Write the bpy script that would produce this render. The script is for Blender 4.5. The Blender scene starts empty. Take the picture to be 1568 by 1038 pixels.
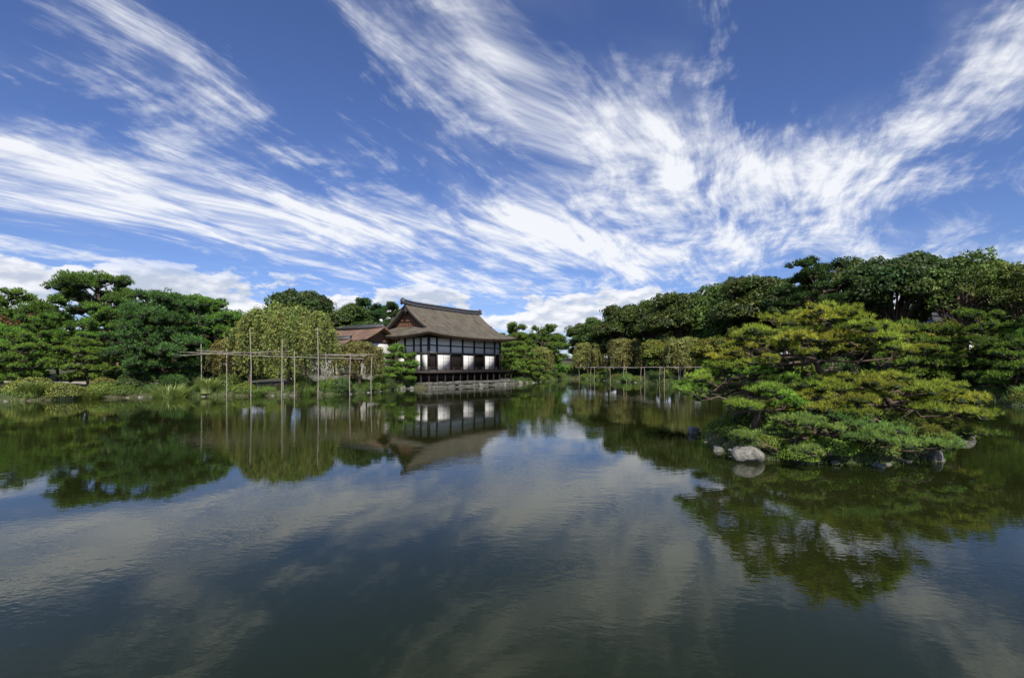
import bpy, math, random
import numpy as np
from mathutils import Vector, Matrix
rng = np.random.default_rng(7)
random.seed(7)
scene = bpy.context.scene
COL = scene.collection

# ------------------------------------------------------------------ node helpers
class V:
    def __init__(s, nt, k): s.nt=nt; s.k=k
    def _m(s, op, *a):
        n=s.nt.nodes.new('ShaderNodeMath'); n.operation=op
        for i,x in enumerate((s,)+a):
            if isinstance(x,V): s.nt.links.new(x.k,n.inputs[i])
            else: n.inputs[i].default_value=float(x)
        return V(s.nt,n.outputs[0])
    def __add__(s,o): return s._m('ADD',o)
    __radd__=__add__
    def __mul__(s,o): return s._m('MULTIPLY',o)
    __rmul__=__mul__
    def __sub__(s,o): return s._m('SUBTRACT',o)
    def __rsub__(s,o): return (s*-1.0)+o
    def __truediv__(s,o): return s._m('DIVIDE',o)
    def max(s,o): return s._m('MAXIMUM',o)
    def min(s,o): return s._m('MINIMUM',o)
    def pow(s,o): return s._m('POWER',o)
    def exp(s): return s._m('EXPONENT')
    def asin(s): return s._m('ARCSINE')
    def atan2(s,o): return s._m('ARCTAN2',o)
    def smooth(s,a,b):
        n=s.nt.nodes.new('ShaderNodeMapRange'); n.interpolation_type='SMOOTHSTEP'
        s.nt.links.new(s.k,n.inputs[0]); n.inputs[1].default_value=a; n.inputs[2].default_value=b
        return V(s.nt,n.outputs[0])
def comb(nt,x,y,z):
    n=nt.nodes.new('ShaderNodeCombineXYZ')
    for i,a in enumerate((x,y,z)):
        if isinstance(a,V): nt.links.new(a.k,n.inputs[i])
        else: n.inputs[i].default_value=a
    return n.outputs[0]
def noise(nt,vec,scale=1,detail=4,rough=.5,dist=0):
    n=nt.nodes.new('ShaderNodeTexNoise'); n.inputs['Scale'].default_value=scale
    n.inputs['Detail'].default_value=detail; n.inputs['Roughness'].default_value=rough
    n.inputs['Distortion'].default_value=dist
    if vec is not None: nt.links.new(vec,n.inputs['Vector'])
    return V(nt,n.outputs[0])
def mixc(nt,f,a,b,blend='MIX'):
    n=nt.nodes.new('ShaderNodeMix'); n.data_type='RGBA'; n.blend_type=blend
    for i,x in ((0,f),(6,a),(7,b)):
        if isinstance(x,V): nt.links.new(x.k,n.inputs[i])
        elif hasattr(x,'is_linked'): nt.links.new(x,n.inputs[i])
        elif isinstance(x,(int,float)): n.inputs[i].default_value=x
        else: n.inputs[i].default_value=(*x,1)
    return n.outputs[2]

# ------------------------------------------------------------------ world
SUN_AZ=math.radians(168); SUN_EL=math.radians(42)
w=bpy.data.worlds.new("World"); scene.world=w; w.use_nodes=True
try: w.cycles.sampling_method='MANUAL'; w.cycles.sample_map_resolution=512
except Exception: pass
nt=w.node_tree; nt.nodes.clear()
out=nt.nodes.new('ShaderNodeOutputWorld'); bg=nt.nodes.new('ShaderNodeBackground')
sky=nt.nodes.new('ShaderNodeTexSky'); sky.sky_type='NISHITA'; sky.sun_disc=False
sky.sun_elevation=SUN_EL; sky.sun_rotation=SUN_AZ; sky.air_density=1.0; sky.dust_density=.4; sky.ozone_density=3.0
tc=nt.nodes.new('ShaderNodeTexCoord')
nrm=nt.nodes.new('ShaderNodeVectorMath'); nrm.operation='NORMALIZE'; nt.links.new(tc.outputs['Generated'],nrm.inputs[0])
sp=nt.nodes.new('ShaderNodeSeparateXYZ'); nt.links.new(nrm.outputs[0],sp.inputs[0])
x,y,z=(V(nt,sp.outputs[i]) for i in range(3))
el=z.asin()*57.2958; az=x.atan2(y)*57.2958
zz=z.max(0)+0.10
px=x/zz; py=y/zz
t=math.radians(27)
al=px*math.sin(t)+py*math.cos(t); ac=px*math.cos(t)-py*math.sin(t)
w1=noise(nt,comb(nt,ac*.8,al*.35,0.0),1.2,2)-.5
a2=ac+w1*.9; l2=al+w1*1.4
n1=noise(nt,comb(nt,a2*1.2,l2*.55,1.7),1.3,5,.6)-.5
n2=noise(nt,comb(nt,a2*5.0,l2*1.0,5.2),1.6,5,.66,.30)-.5
n3=noise(nt,comb(nt,a2*3.8,l2*3.0,9.2),2.0,4,.65)-.5
cov=None
G=[(-44,17,12,3.2,.26),(-28,15.6,12,3.0,.20),(-12,15,13,4,.18),(3,17,11,4.5,.22),(-8,26,9,6,.12),(26,20,8,3.4,.24),(15,24,8,6,.17),
   (34,18.5,8,3.2,.18),(22,13,14,3.4,.20),(44,8,10,3,.10),(45,22,6,9,.12),(-5,10,22,2.2,.06),(-40,25,14,6,.12),
   (29,30,10,5,-.26),(13,34,11,4.5,-.16),(-27,29,8,4,-.15),(-24,24,6,2,-.15),(41,13.6,5,1.4,-.16),(8,10.5,4,1.3,-.22),(-18,11.5,7,1.1,-.18),(-45,21.5,8,1.2,-.12),(-14,21,5,1.2,-.12),(-2,6,30,2.4,-.10)]
for (A,E,ra,re,am) in G:
    da=(az-A)*(1/ra); de=(el-E)*(1/re)
    g=((da*da+de*de)*-1.0).exp()*am
    cov=g if cov is None else cov+g
base_=n1*1.3+cov
dens=(base_+n2*.95+n3*.65-.01).smooth(-.06,.50)
veil=(base_).smooth(-.08,.5)*.30
cir=(dens+veil).min(1.0)
cu=noise(nt,comb(nt,az*.085,el*.19,2.2),1.7,6,.58)
cu2=noise(nt,comb(nt,az*.085-.03,el*.19+.10,2.2),1.7,3,.55)
band=(((el-6.3)*(1/3.4)).pow(2)*-1.0).exp()
cum=(cu+band*.22-.10).smooth(.53,.585)*(1.0-el.smooth(8,11.5))
shade=(cu-cu2).smooth(-.09,.10)
skyc=mixc(nt,1.0,sky.outputs[0],(.78,.86,1.22),'MULTIPLY')
c1=mixc(nt,cir*.95,skyc,(9.4,9.6,10.0))
cuc=mixc(nt,shade,(5.6,6.2,7.4),(9.9,9.9,10.2))
c2=mixc(nt,cum*.94,c1,cuc)
nt.links.new(c2,bg.inputs[0]); bg.inputs[1].default_value=.1
nt.links.new(bg.outputs[0],out.inputs[0])

sun=bpy.data.lights.new('sun','SUN'); sun.energy=5.0; sun.angle=math.radians(.53); sun.color=(1,.94,.84)
so=bpy.data.objects.new('sun',sun); COL.objects.link(so)
sd=Vector((math.sin(SUN_AZ)*math.cos(SUN_EL),math.cos(SUN_AZ)*math.cos(SUN_EL),math.sin(SUN_EL)))
so.rotation_euler=sd.to_track_quat('Z','Y').to_euler(); so.location=(0,-20,40)

cam=bpy.data.cameras.new('camera'); cam.lens=17; cam.sensor_width=36; cam.shift_y=.0268; cam.clip_end=6000; cam.clip_start=.1
co=bpy.data.objects.new('camera',cam); COL.objects.link(co); co.location=(0,0,2.2); co.rotation_euler=(math.radians(90),0,0)
scene.camera=co
scene.view_settings.view_transform='Standard'
try: scene.view_settings.look='None'
except: pass

# ------------------------------------------------------------------ materials
def newmat(name):
    m=bpy.data.materials.new(name); m.use_nodes=True
    n=m.node_tree; b=n.nodes['Principled BSDF']; return m,n,b
def objcoord(n):
    tcn=n.nodes.new('ShaderNodeTexCoord'); return tcn.outputs['Object']
def simple(name,c,rough=.7,c2=None,scale=3,bump=0,detail=5,stretch=None):
    m,n,b=newmat(name); b.inputs['Roughness'].default_value=rough
    oc=objcoord(n)
    if c2 is None: c2=tuple(a*.7 for a in c)
    nv=noise(n,oc,scale,detail,.6)
    n.links.new(mixc(n,nv.smooth(.3,.7),c2,c),b.inputs['Base Color'])
    if bump:
        bp=n.nodes.new('ShaderNodeBump'); bp.inputs['Strength'].default_value=bump; bp.inputs['Distance'].default_value=.05
        n.links.new(nv.k,bp.inputs['Height']); n.links.new(bp.outputs[0],b.inputs['Normal'])
    return m
def leafmat(name,trans=.35,objvar=.14,val=1.0,spec=True):
    m,n,b=newmat(name)
    at=n.nodes.new('ShaderNodeAttribute'); at.attribute_name='Col'
    oi=n.nodes.new('ShaderNodeObjectInfo'); r=V(n,oi.outputs['Random'])
    h=n.nodes.new('ShaderNodeHueSaturation'); h.inputs['Saturation'].default_value=.96
    n.links.new((r*.045+.480).k,h.inputs['Hue']); n.links.new(((r*objvar*2+(1-objvar))*val).k,h.inputs['Value'])
    n.links.new(at.outputs['Color'],h.inputs['Color'])
    if spec:
        b.inputs['Roughness'].default_value=.48; b.inputs['Specular IOR Level'].default_value=.3
        n.links.new(h.outputs[0],b.inputs['Base Color']); first=b
    else:
        n.nodes.remove(b); first=n.nodes.new('ShaderNodeBsdfDiffuse'); n.links.new(h.outputs[0],first.inputs[0])
    tr=n.nodes.new('ShaderNodeBsdfTranslucent'); ms=n.nodes.new('ShaderNodeMixShader'); ms.inputs[0].default_value=trans
    tcx=mixc(n,1.0,h.outputs[0],(1.3,1.35,.7),'MULTIPLY'); n.links.new(tcx,tr.inputs[0])
    n.links.new(first.outputs[0],ms.inputs[1]); n.links.new(tr.outputs[0],ms.inputs[2])
    n.links.new(ms.outputs[0],n.nodes['Material Output'].inputs[0])
    return m
M_leaf=leafmat('leaf',.30,.16,1.75); M_needle=leafmat('needle',.25,.16,2.15,False)
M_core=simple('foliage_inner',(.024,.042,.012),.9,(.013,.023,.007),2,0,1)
M_bark=simple('bark',(.15,.105,.075),.9,(.06,.042,.033),9,.5,4)
M_rock=simple('rock',(.27,.26,.23),.85,(.075,.075,.06),3.5,.8,7)
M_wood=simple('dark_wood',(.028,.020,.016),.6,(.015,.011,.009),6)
M_wood2=simple('brown_wood',(.22,.11,.06),.7,(.12,.06,.035),6)
M_plaster=simple('white_plaster',(.84,.83,.80),.8,(.78,.77,.73),1.5)
M_paper=simple('shoji_paper',(.86,.85,.82),.8,(.82,.81,.78),2)
M_tile=simple('grey_tile',(.09,.09,.095),.5,(.045,.045,.05),5)
M_bamboo=simple('bamboo',(.38,.34,.28),.6,(.22,.19,.15),8)
M_stonew=simple('stone_wall',(.19,.18,.155),.85,(.065,.065,.05),3,.8,7)  # stone colour darkened throughout to include shade from the veranda overhang
M_path=simple('gravel',(.42,.39,.34),.95,(.34,.31,.27),6)
M_skin=simple('skin',(.55,.33,.23),.6); M_hair=simple('hair',(.02,.015,.012),.5)
M_cw=simple('white_cloth',(.75,.75,.75),.8); M_ck=simple('dark_cloth',(.03,.03,.04),.8); M_cr=simple('red_cloth',(.5,.03,.03),.8)
def roofmat(name,ca,cb):
    m,n,b=newmat(name); b.inputs['Roughness'].default_value=.85
    oc=objcoord(n); s=n.nodes.new('ShaderNodeSeparateXYZ'); n.links.new(oc,s.inputs[0])
    X,Y,Z=(V(n,s.outputs[i]) for i in range(3))
    n1=noise(n,comb(n,X*1.2,Y*.6,Z*.6),1.2,6,.65); n2=noise(n,comb(n,X*9,Y*2,Z*9),1.5,4,.6)
    st=noise(n,comb(n,X*.2,Y*.2,Z*14),1.0,3,.5)
    f=(n1*.55+n2*.25+st*.25).smooth(.38,.66)
    c=mixc(n,f,cb,ca); moss=noise(n,oc,.5,5,.6).smooth(.50,.7)
    c=mixc(n,moss*.5,c,(.10,.11,.05)); n.links.new(c,b.inputs['Base Color'])
    bp=n.nodes.new('ShaderNodeBump'); bp.inputs['Strength'].default_value=.6; bp.inputs['Distance'].default_value=.06
    n.links.new((n2+st).k,bp.inputs['Height']); n.links.new(bp.outputs[0],b.inputs['Normal'])
    return m
M_roof=roofmat('bark_shingle',(.165,.14,.10),(.07,.058,.043)); M_roof2=roofmat('bark_shingle_red',(.25,.15,.10),(.11,.065,.045))

# ------------------------------------------------------------------ mesh builder
class MB:
    def __init__(s): s.v=[];s.c=[];s.f={3:[],4:[]};s.m={3:[],4:[]};s.n=0
    def add(s,v,f,col=(.1,.1,.1),mat=0):
        v=np.asarray(v,float).reshape(-1,3); f=np.asarray(f,int); k=f.shape[1]
        c=np.asarray(col,float)
        if c.ndim==1: c=np.broadcast_to(c,(len(v),3))
        s.v.append(v); s.c.append(c); s.f[k].append(f+s.n); s.m[k].append(np.full(len(f),mat)); s.n+=len(v)
    def box(s,x0,x1,y0,y1,z0,z1,mat=0):
        v=[(a,b,c) for a in (x0,x1) for b in (y0,y1) for c in (z0,z1)]
        s.add(v,[(0,1,3,2),(4,6,7,5),(0,4,5,1),(2,3,7,6),(0,2,6,4),(1,5,7,3)],mat=mat)
    def tube(s,P,R,k=6,mat=0,col=(.1,.08,.06)):
        P=np.asarray(P,float); n=len(P); R=np.broadcast_to(np.asarray(R,float),(n,))
        T=np.gradient(P,axis=0); T/=np.linalg.norm(T,axis=1,keepdims=True)+1e-9
        ref=np.array([.3,.9,.2]) if abs(T[0][2])>.6 else np.array([.05,.1,1.])
        A=np.cross(T,ref); A/=np.linalg.norm(A,axis=1,keepdims=True)+1e-9; B=np.cross(T,A)
        th=np.arange(k)*2*math.pi/k
        ring=P[:,None]+R[:,None,None]*(A[:,None]*np.cos(th)[None,:,None]+B[:,None]*np.sin(th)[None,:,None])
        ii,jj=np.meshgrid(np.arange(n-1),np.arange(k),indexing='ij'); j2=(jj+1)%k
        f=np.stack([ii*k+jj,ii*k+j2,(ii+1)*k+j2,(ii+1)*k+jj],-1).reshape(-1,4)
        s.add(ring.reshape(-1,3),f,col,mat)
    def mesh(s,name,mats,smooth=False):
        me=bpy.data.meshes.new(name)
        V_=np.concatenate(s.v); C=np.concatenate(s.c)
        me.vertices.add(len(V_)); me.vertices.foreach_set('co',V_.ravel())
        loops=[];starts=[];mi=[];off=0
        for k in (3,4):
            if s.f[k]:
                F=np.concatenate(s.f[k]); loops.append(F.ravel()); starts.append(off+np.arange(len(F))*k); off+=F.size; mi.append(np.concatenate(s.m[k]))
        L=np.concatenate(loops); me.loops.add(len(L)); me.loops.foreach_set('vertex_index',L.astype(np.int32))
        S=np.concatenate(starts); me.polygons.add(len(S)); me.polygons.foreach_set('loop_start',S.astype(np.int32))
        me.polygons.foreach_set('material_index',np.concatenate(mi).astype(np.int32))
        me.update(calc_edges=True)
        a=me.color_attributes.new('Col','FLOAT_COLOR','POINT')
        a.data.foreach_set('color',np.concatenate([C,np.ones((len(C),1))],1).astype(np.float32).ravel())
        for m in mats: me.materials.append(m)
        if smooth: me.polygons.foreach_set('use_smooth',np.ones(len(S),bool))
        me.update(); return me
def obj(name,me,loc=(0,0,0),rz=0,sc=1,parent=None):
    o=bpy.data.objects.new(name,me); COL.objects.link(o); o.location=loc; o.rotation_euler=(0,0,rz)
    o.scale=(sc,)*3 if isinstance(sc,(int,float)) else sc
    if parent: o.parent=parent
    return o
def empty(name,loc=(0,0,0),rz=0):
    return obj(name,None,loc,rz)
def unit(a): return a/(np.linalg.norm(a,axis=-1,keepdims=True)+1e-9)
def leaves(mb,P,N,L,W,col,mat=0,var=.25):
    n=len(P); N=unit(N); r=rng.normal(size=(n,3)); T=unit(np.cross(N,r)); B=np.cross(N,T)
    L=L*rng.uniform(.7,1.3,(n,1)); W=W*rng.uniform(.7,1.3,(n,1))
    bend=N*L*.12
    v=np.stack([P-T*L*.5,P+B*W*.5+bend,P+T*L*.5,P-B*W*.5+bend],1).reshape(-1,3)
    f=np.arange(4*n).reshape(n,4)
    c=np.broadcast_to(np.asarray(col,float),(n,3))*rng.uniform(1-var,1+var,(n,1))*(1+rng.normal(size=(n,3))*.06)
    mb.add(v,f,np.repeat(np.clip(c,0,1),4,0),mat)
def blades(mb,P,D,L,W,col,mat=0,var=.25):
    n=len(P); D=unit(D); r=rng.normal(size=(n,3)); S=unit(np.cross(D,r))
    L=L*rng.uniform(.6,1.25,(n,1))
    v=np.stack([P-S*W*.5,P+S*W*.5,P+D*L],1).reshape(-1,3)
    c=np.broadcast_to(np.asarray(col,float),(n,3))*rng.uniform(1-var,1+var,(n,1))
    mb.add(v,np.arange(3*n).reshape(n,3),np.repeat(np.clip(c,0,1),3,0),mat)
def ico(sub=2):
    import bmesh
    bm=bmesh.new(); bmesh.ops.create_icosphere(bm,subdivisions=sub,radius=1)
    v=np.array([p.co[:] for p in bm.verts]); f=np.array([[q.index for q in p.verts] for p in bm.faces]); bm.free(); return v,f
I1=ico(1);I2=ico(2);I3=ico(3)
def lump(mb,c,r,amp=.15,mat=0,src=I2,fr=2.0,flat=None):
    v,f=src; ph=rng.uniform(0,6,3); k=rng.normal(size=(5,3))*fr
    d=sum(np.sin(v@kk+ph[i%3]+i) for i,kk in enumerate(k))/5
    vv=v*(1+amp*d*1.8)[:,None]
    mb.add(vv*np.asarray(r)+np.asarray(c),f,(.02,.03,.01),mat)

# ------------------------------------------------------------------ pine pads
def pad(mb,c,r,flat,dens,blen,bw,nb,col,mat=0,core=True):
    k=max(3,int(5*r+3)) if r<1 else 8
    k=min(k,11)
    th=rng.uniform(0,2*math.pi,k); rr=r*.72*np.sqrt(rng.uniform(0.05,1,k))
    cs=np.stack([rr*np.cos(th),rr*np.sin(th),rng.normal(size=k)*flat*r*.30-(rr/r)**2*flat*r*.5],1)
    sr=r*rng.uniform(.26,.48,k)
    for i in range(k):
        n=max(8,int(dens*math.pi*sr[i]**2*1.7))
        d=unit(rng.normal(size=(n,3))); d[:,2]=np.abs(d[:,2])*1.0-.18; d=unit(d)
        P=cs[i]+d*np.array([sr[i],sr[i],sr[i]*min(1,flat*1.5)])*rng.uniform(.72,1.12,(n,1))
        ccol=np.asarray(col)*rng.uniform(.75,1.25)
        PP=np.repeat(P,nb,0)+c; DD=unit(np.repeat(d*.6+np.array([0,0,.75]),nb,0)+rng.normal(size=(n*nb,3))*.5)
        tv=np.repeat(rng.uniform(.7,1.3,(n,1)),nb,0)
        blades(mb,PP,DD,blen,bw,ccol*tv,mat)
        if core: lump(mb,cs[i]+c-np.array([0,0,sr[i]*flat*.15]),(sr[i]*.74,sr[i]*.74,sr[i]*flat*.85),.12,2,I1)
def limb(mb,a,b,r0,r1,wob=.12,n=6,sag=0,mat=1,k=5):
    a=np.asarray(a,float);b=np.asarray(b,float); L=np.linalg.norm(b-a); t=np.linspace(0,1,n)[:,None]
    P=a+(b-a)*t; w_=rng.normal(size=(n,3))*wob*L*.35; w_[0]=0; w_[-1]=0; P=P+w_; P[:,2]-=(sag*4*t*(1-t))[:,0]*L
    mb.tube(P,np.linspace(r0,r1,n),k,mat); return P
def pine(name,h,R,seed,col,base=.32,layers=6,padr=.24,dens=38,blen=.26,bw=.07,nb=4,lean=.5,flat=.55):
    global rng
    rng=np.random.default_rng(seed); mb=MB()
    n=9; t=np.linspace(0,1,n); ph=rng.uniform(0,6)
    T=np.stack([np.sin(t*3.2+ph)*lean*R*.22-math.sin(ph)*lean*R*.22,np.cos(t*2.6+ph)*lean*R*.22-math.cos(ph)*lean*R*.22,t*h*.93],1)
    mb.tube(np.concatenate([T[:1]-[0,0,.5],T]),np.concatenate([[h*.036],np.linspace(h*.03,h*.008,n)]),8,1)
    for li in range(layers):
        q=li/(layers-1); zt=base+(1-base)*q*.98
        prof=math.sqrt(max(0,1-(max(0,(q-.25))/.80)**2))*(.8+.2*min(1,q*4))
        RR=R*prof; nb_=max(2,int(round((3.2+3.4*prof)*(1 if q<.9 else .6))))
        a0=rng.uniform(0,6)
        for j in range(nb_):
            a=a0+j*2*math.pi/nb_+rng.normal()*.25
            rad=RR*rng.uniform(.65,1.0); pz=h*zt+rng.normal()*h*.03-rad*.06
            tp=min(max(zt-.10,0.1),.98); b0=np.array([np.interp(tp,t,T[:,0]),np.interp(tp,t,T[:,1]),tp*h*.93])
            cx,cy=np.interp(zt,t,T[:,0]),np.interp(zt,t,T[:,1])
            e=np.array([cx+math.cos(a)*rad,cy+math.sin(a)*rad,pz-.1])
            limb(mb,b0,e,h*.011,h*.003,.13,5)
            pr=R*padr*rng.uniform(.8,1.25)
            pad(mb,e+[0,0,.1],pr,flat,dens,blen,bw,nb,col)
            if rad>R*.45:
                m_=b0*.45+e*.55; side=rng.choice([-1,1])
                m2=m_+np.array([-math.sin(a),math.cos(a),0])*side*R*.16+[0,0,.25]
                limb(mb,m_,m2,h*.005,h*.002,.1,3,k=4); pad(mb,m2,pr*.8,flat,dens,blen,bw,nb,col)
    pad(mb,T[-1]+[0,0,.1],R*padr*1.15,flat*1.2,dens,blen,bw,nb,col)
    return mb.mesh(name,[M_needle,M_bark,M_core])
def broad(name,h,R,seed,col,base=.25,nl=34,lsz=.30,per=520,var=.3,core=True,top=1.0,lr=.27):
    global rng
    rng=np.random.default_rng(seed); mb=MB(); cz=h*(base+(1-base)/2); rz=h*(1-base)/2
    T=np.array([[0,0,-.4],[.1,0,h*.2],[.25*rng.normal(),.2*rng.normal(),h*.45],[.3*rng.normal(),.3*rng.normal(),h*.7]])
    mb.tube(T,[h*.035,h*.028,h*.02,h*.008],8,1)
    for i in range(nl):
        d=unit(rng.normal(size=3)); d[2]=abs(d[2]) if rng.random()<.62 else d[2]
        q=rng.uniform(.5,.82)
        c=np.array([d[0]*(R*q),d[1]*(R*q),cz+d[2]*rz*q*top])
        r=R*lr*rng.uniform(.7,1.25)
        limb(mb,T[2]*rng.uniform(.7,1.1),c,h*.009,h*.003,.1,4,k=4)
        n=int(per*rng.uniform(.7,1.2)); dd=unit(rng.normal(size=(n,3))); dd[:,2]=np.where(dd[:,2]<-.4,-dd[:,2],dd[:,2])
        ks=rng.normal(size=(4,3))*3.2; wob=sum(np.sin(dd@k_+i_*1.7) for i_,k_ in enumerate(ks))/4
        rr=r*(1+.34*wob)*rng.uniform(.78,1.12,n)
        P=c+dd*rr[:,None]*np.array([1,1,.82])
        cc=np.asarray(col)*rng.uniform(.75,1.25)*np.array([rng.uniform(.85,1.2),1,rng.uniform(.8,1.1)])
        leaves(mb,P,dd*.7+rng.normal(size=(n,3))*.55+[0,0,.25],lsz,lsz*.6,cc,0,var)
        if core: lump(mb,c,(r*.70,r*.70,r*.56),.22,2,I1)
    return mb.mesh(name,[M_leaf,M_bark,M_core])
def weeping(name,h,R,seed,col,ns=420,lsz=.2,lo=.0,leafd=9,cl=170):
    global rng
    rng=np.random.default_rng(seed); mb=MB()
    limb(mb,(0,0,-.4),(.2,.1,h*.55),h*.035,h*.022,.05,5,k=8)
    tips=[]
    for i in range(24):
        a=rng.uniform(0,2*math.pi); q=math.sqrt(rng.uniform(.02,1)); r=R*.82*q
        top=h*(1-.34*q**2)*rng.uniform(.80,1.04)
        P=np.array([[.2,.1,h*.5],[r*.35*math.cos(a),r*.35*math.sin(a),h*.5+(top-h*.5)*.85],[r*.75*math.cos(a),r*.75*math.sin(a),top],[r*math.cos(a),r*math.sin(a),top-.15*h*q]])
        tt=np.linspace(0,3,10); PP=np.stack([np.interp(tt,range(4),P[:,k]) for k in range(3)],1); PP[1:-1]+=rng.normal(size=(8,3))*.08
        mb.tube(PP,np.linspace(h*.014,h*.004,10),5,1); tips.append(PP)
        n=cl; d=unit(rng.normal(size=(n,3))); cc=PP[rng.integers(5,9)]
        leaves(mb,cc+d*rng.uniform(.2,1,(n,1))*R*.2*np.array([1,1,.5]),d+[0,0,.4],lsz,lsz*.5,np.asarray(col)*rng.uniform(.8,1.2),0,.25)
    for i in range(ns):
        PP=tips[rng.integers(len(tips))]; p=PP[rng.integers(3,10)]
        a=math.atan2(p[1],p[0])+rng.normal()*.8; out_=rng.uniform(.3,1.0)*R*.24
        L=rng.uniform(.25,.88)*(p[2]-h*lo)
        s=np.linspace(0,1,9)[:,None]
        Q=p+np.concatenate([np.array([[math.cos(a),math.sin(a)]])*out_*np.sqrt(s)*(1+.1*rng.normal()),(.35*np.sin(s*2.2)*out_-L*s**1.6)],1)
        Q[1:,:2]+=rng.normal(size=(8,2))*.04
        mb.tube(Q,np.linspace(.015,.006,9),3,1)
        n=int(leafd*L)+8; u=rng.uniform(0,8,n); LP=np.stack([np.interp(u,range(9),Q[:,k]) for k in range(3)],1)+rng.normal(size=(n,3))*.08
        nn=rng.normal(size=(n,3)); nn[:,2]*=.3
        leaves(mb,LP,nn,lsz,lsz*.42,np.asarray(col)*rng.uniform(.55,1.35)*np.array([rng.uniform(.8,1.2),1,1]),0,.25)
    return mb.mesh(name,[M_leaf,M_bark,M_core])
def bush(name,r,hh,seed,col,n=1500,lsz=.07):
    global rng
    rng=np.random.default_rng(seed); mb=MB()
    d=unit(rng.normal(size=(n,3))); d[:,2]=np.abs(d[:,2])
    ks=rng.normal(size=(5,3))*2.6; wob=sum(np.sin(d@k_+i_*1.3) for i_,k_ in enumerate(ks))/5
    P=d*np.array([r,r,hh])*((1+.26*wob)*rng.uniform(.86,1.08,n))[:,None]
    leaves(mb,P,d+rng.normal(size=(n,3))*.6,lsz,lsz*.6,np.asarray(col)*(1+.25*wob[:,None]),0,.3)
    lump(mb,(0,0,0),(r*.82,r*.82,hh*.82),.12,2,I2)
    for i in range(5):
        a=rng.uniform(0,6.28); mb.tube([(0,0,-.3),(r*.5*math.cos(a),r*.5*math.sin(a),hh*.6)],[.03,.015],4,1)
    return mb.mesh(name,[M_leaf,M_bark,M_core])
def rockmesh(name,seed,r=(1,.8,.6)):
    global rng
    rng=np.random.default_rng(seed); mb=MB(); v,f=I3
    vv=v.copy()
    for i in range(11):
        d=unit(rng.normal(size=3)); k=rng.uniform(.55,.9); s=vv@d; vv=vv-np.maximum(s-k,0)[:,None]*d*.92
    vv+=rng.normal(size=vv.shape)*.008
    mb.add(vv*np.array(r),f,(.3,.3,.3),0); return mb.mesh(name,[M_rock])

# ------------------------------------------------------------------ ground & pond
def smoothpoly(P,n=6,jit=0,seed=1):
    r=np.random.default_rng(seed); P=np.array(P,float); out_=[]; N=len(P)
    for i in range(N):
        a,b,c,d=P[i-1],P[i],P[(i+1)%N],P[(i+2)%N]
        for k in range(n):
            t_=k/n; m1=(c-a)*.35; m2=(d-b)*.35
            h1=2*t_**3-3*t_**2+1;h2=t_**3-2*t_**2+t_;h3=-2*t_**3+3*t_**2;h4=t_**3-t_**2
            out_.append(h1*b+h2*m1+h3*c+h4*m2+r.normal(size=2)*jit)
    return np.array(out_)
POND=smoothpoly([(-40,1),(0,.9),(40,1),(36,8),(31,16),(28.5,22),(28,27),(31,32),(27,38),(20.5,44),(18,51),(18,60),(15.2,72),(12,84),(8,82),(6,73),(3,66),(1.2,62.7),
 (0,60.6),(-4.2,54.4),(-8.4,48.4),(-10.7,47.2),(-11.5,42.5),(-13,38),(-16.5,36.6),(-21,35.6),(-26.5,34.2),(-31,30.8),(-36,27),(-40,18)],6,.10)
ISL=smoothpoly([(6.1,15.6),(5.6,13),(5.7,11.6),(6.7,10.9),(8.4,10.9),(9.9,11.6),(11.6,13.1),(13.8,15.0),(14.4,17.2),(12,18.4),(8.5,18)],5,.06,3)
def sdist(Q,poly):
    a=poly;b=np.roll(poly,-1,0); best=np.full(len(Q),1e9); ins=np.zeros(len(Q),bool)
    for p,q in zip(a,b):
        e=q-p; w_=Q-p; t_=np.clip((w_@e)/(e@e+1e-9),0,1); d=np.linalg.norm(w_-t_[:,None]*e,axis=1); best=np.minimum(best,d)
        cnd=((p[1]>Q[:,1])!=(q[1]>Q[:,1]))
        xi=(q[0]-p[0])*(Q[:,1]-p[1])/((q[1]-p[1])+1e-12)+p[0]; ins^=cnd&(Q[:,0]<xi)
    return np.where(ins,-best,best)
def gh(Q):
    Q=np.asarray(Q,float); sd_=sdist(Q,POND); si=-sdist(Q,ISL); s=np.maximum(sd_,si)
    ss=lambda a,b:(lambda q:q*q*(3-2*q))(np.clip((s-a)/(b-a),0,1))
    z_=-.9+1.25*ss(-.6,.35)+.45*ss(.3,5)
    far=np.clip((s-8)/50,0,1)
    z_+=np.where(Q[:,0]>8,far*4,far*1.0)
    z_+=np.sin(Q[:,0]*.7)*np.cos(Q[:,1]*.6+Q[:,0]*.2)*.07*np.clip(s,0,1)
    return z_
def gz(x_,y_): return float(gh(np.array([[x_,y_]]))[0])
def axis(a,b,st,lo,hi):
    m=list(np.arange(a,b+1e-6,st)); s=st
    u=[];p=b
    while p<hi: s*=1.35; p+=s; u.append(p)
    s=st; l=[]; p=a
    while p>lo: s*=1.35; p-=s; l.append(p)
    return np.array(l[::-1]+m+u)
gx=axis(-44,44,.4,-2500,2500); gy=axis(-3,92,.4,-2500,2500)
XX,YY=np.meshgrid(gx,gy); Q=np.stack([XX.ravel(),YY.ravel()],1); Z=gh(Q)
mb=MB(); nx=len(gx); ny=len(gy); idx=np.arange(nx*ny).reshape(ny,nx)
F=np.stack([idx[:-1,:-1],idx[:-1,1:],idx[1:,1:],idx[1:,:-1]],-1).reshape(-1,4)
mb.add(np.column_stack([Q,Z]),F)
mG,n,b=newmat('mossy_ground'); oc=objcoord(n); b.inputs['Roughness'].default_value=.95
g1=noise(n,oc,.35,6,.6).smooth(.35,.65); g2=noise(n,oc,6,4,.6).smooth(.3,.7)
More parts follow.
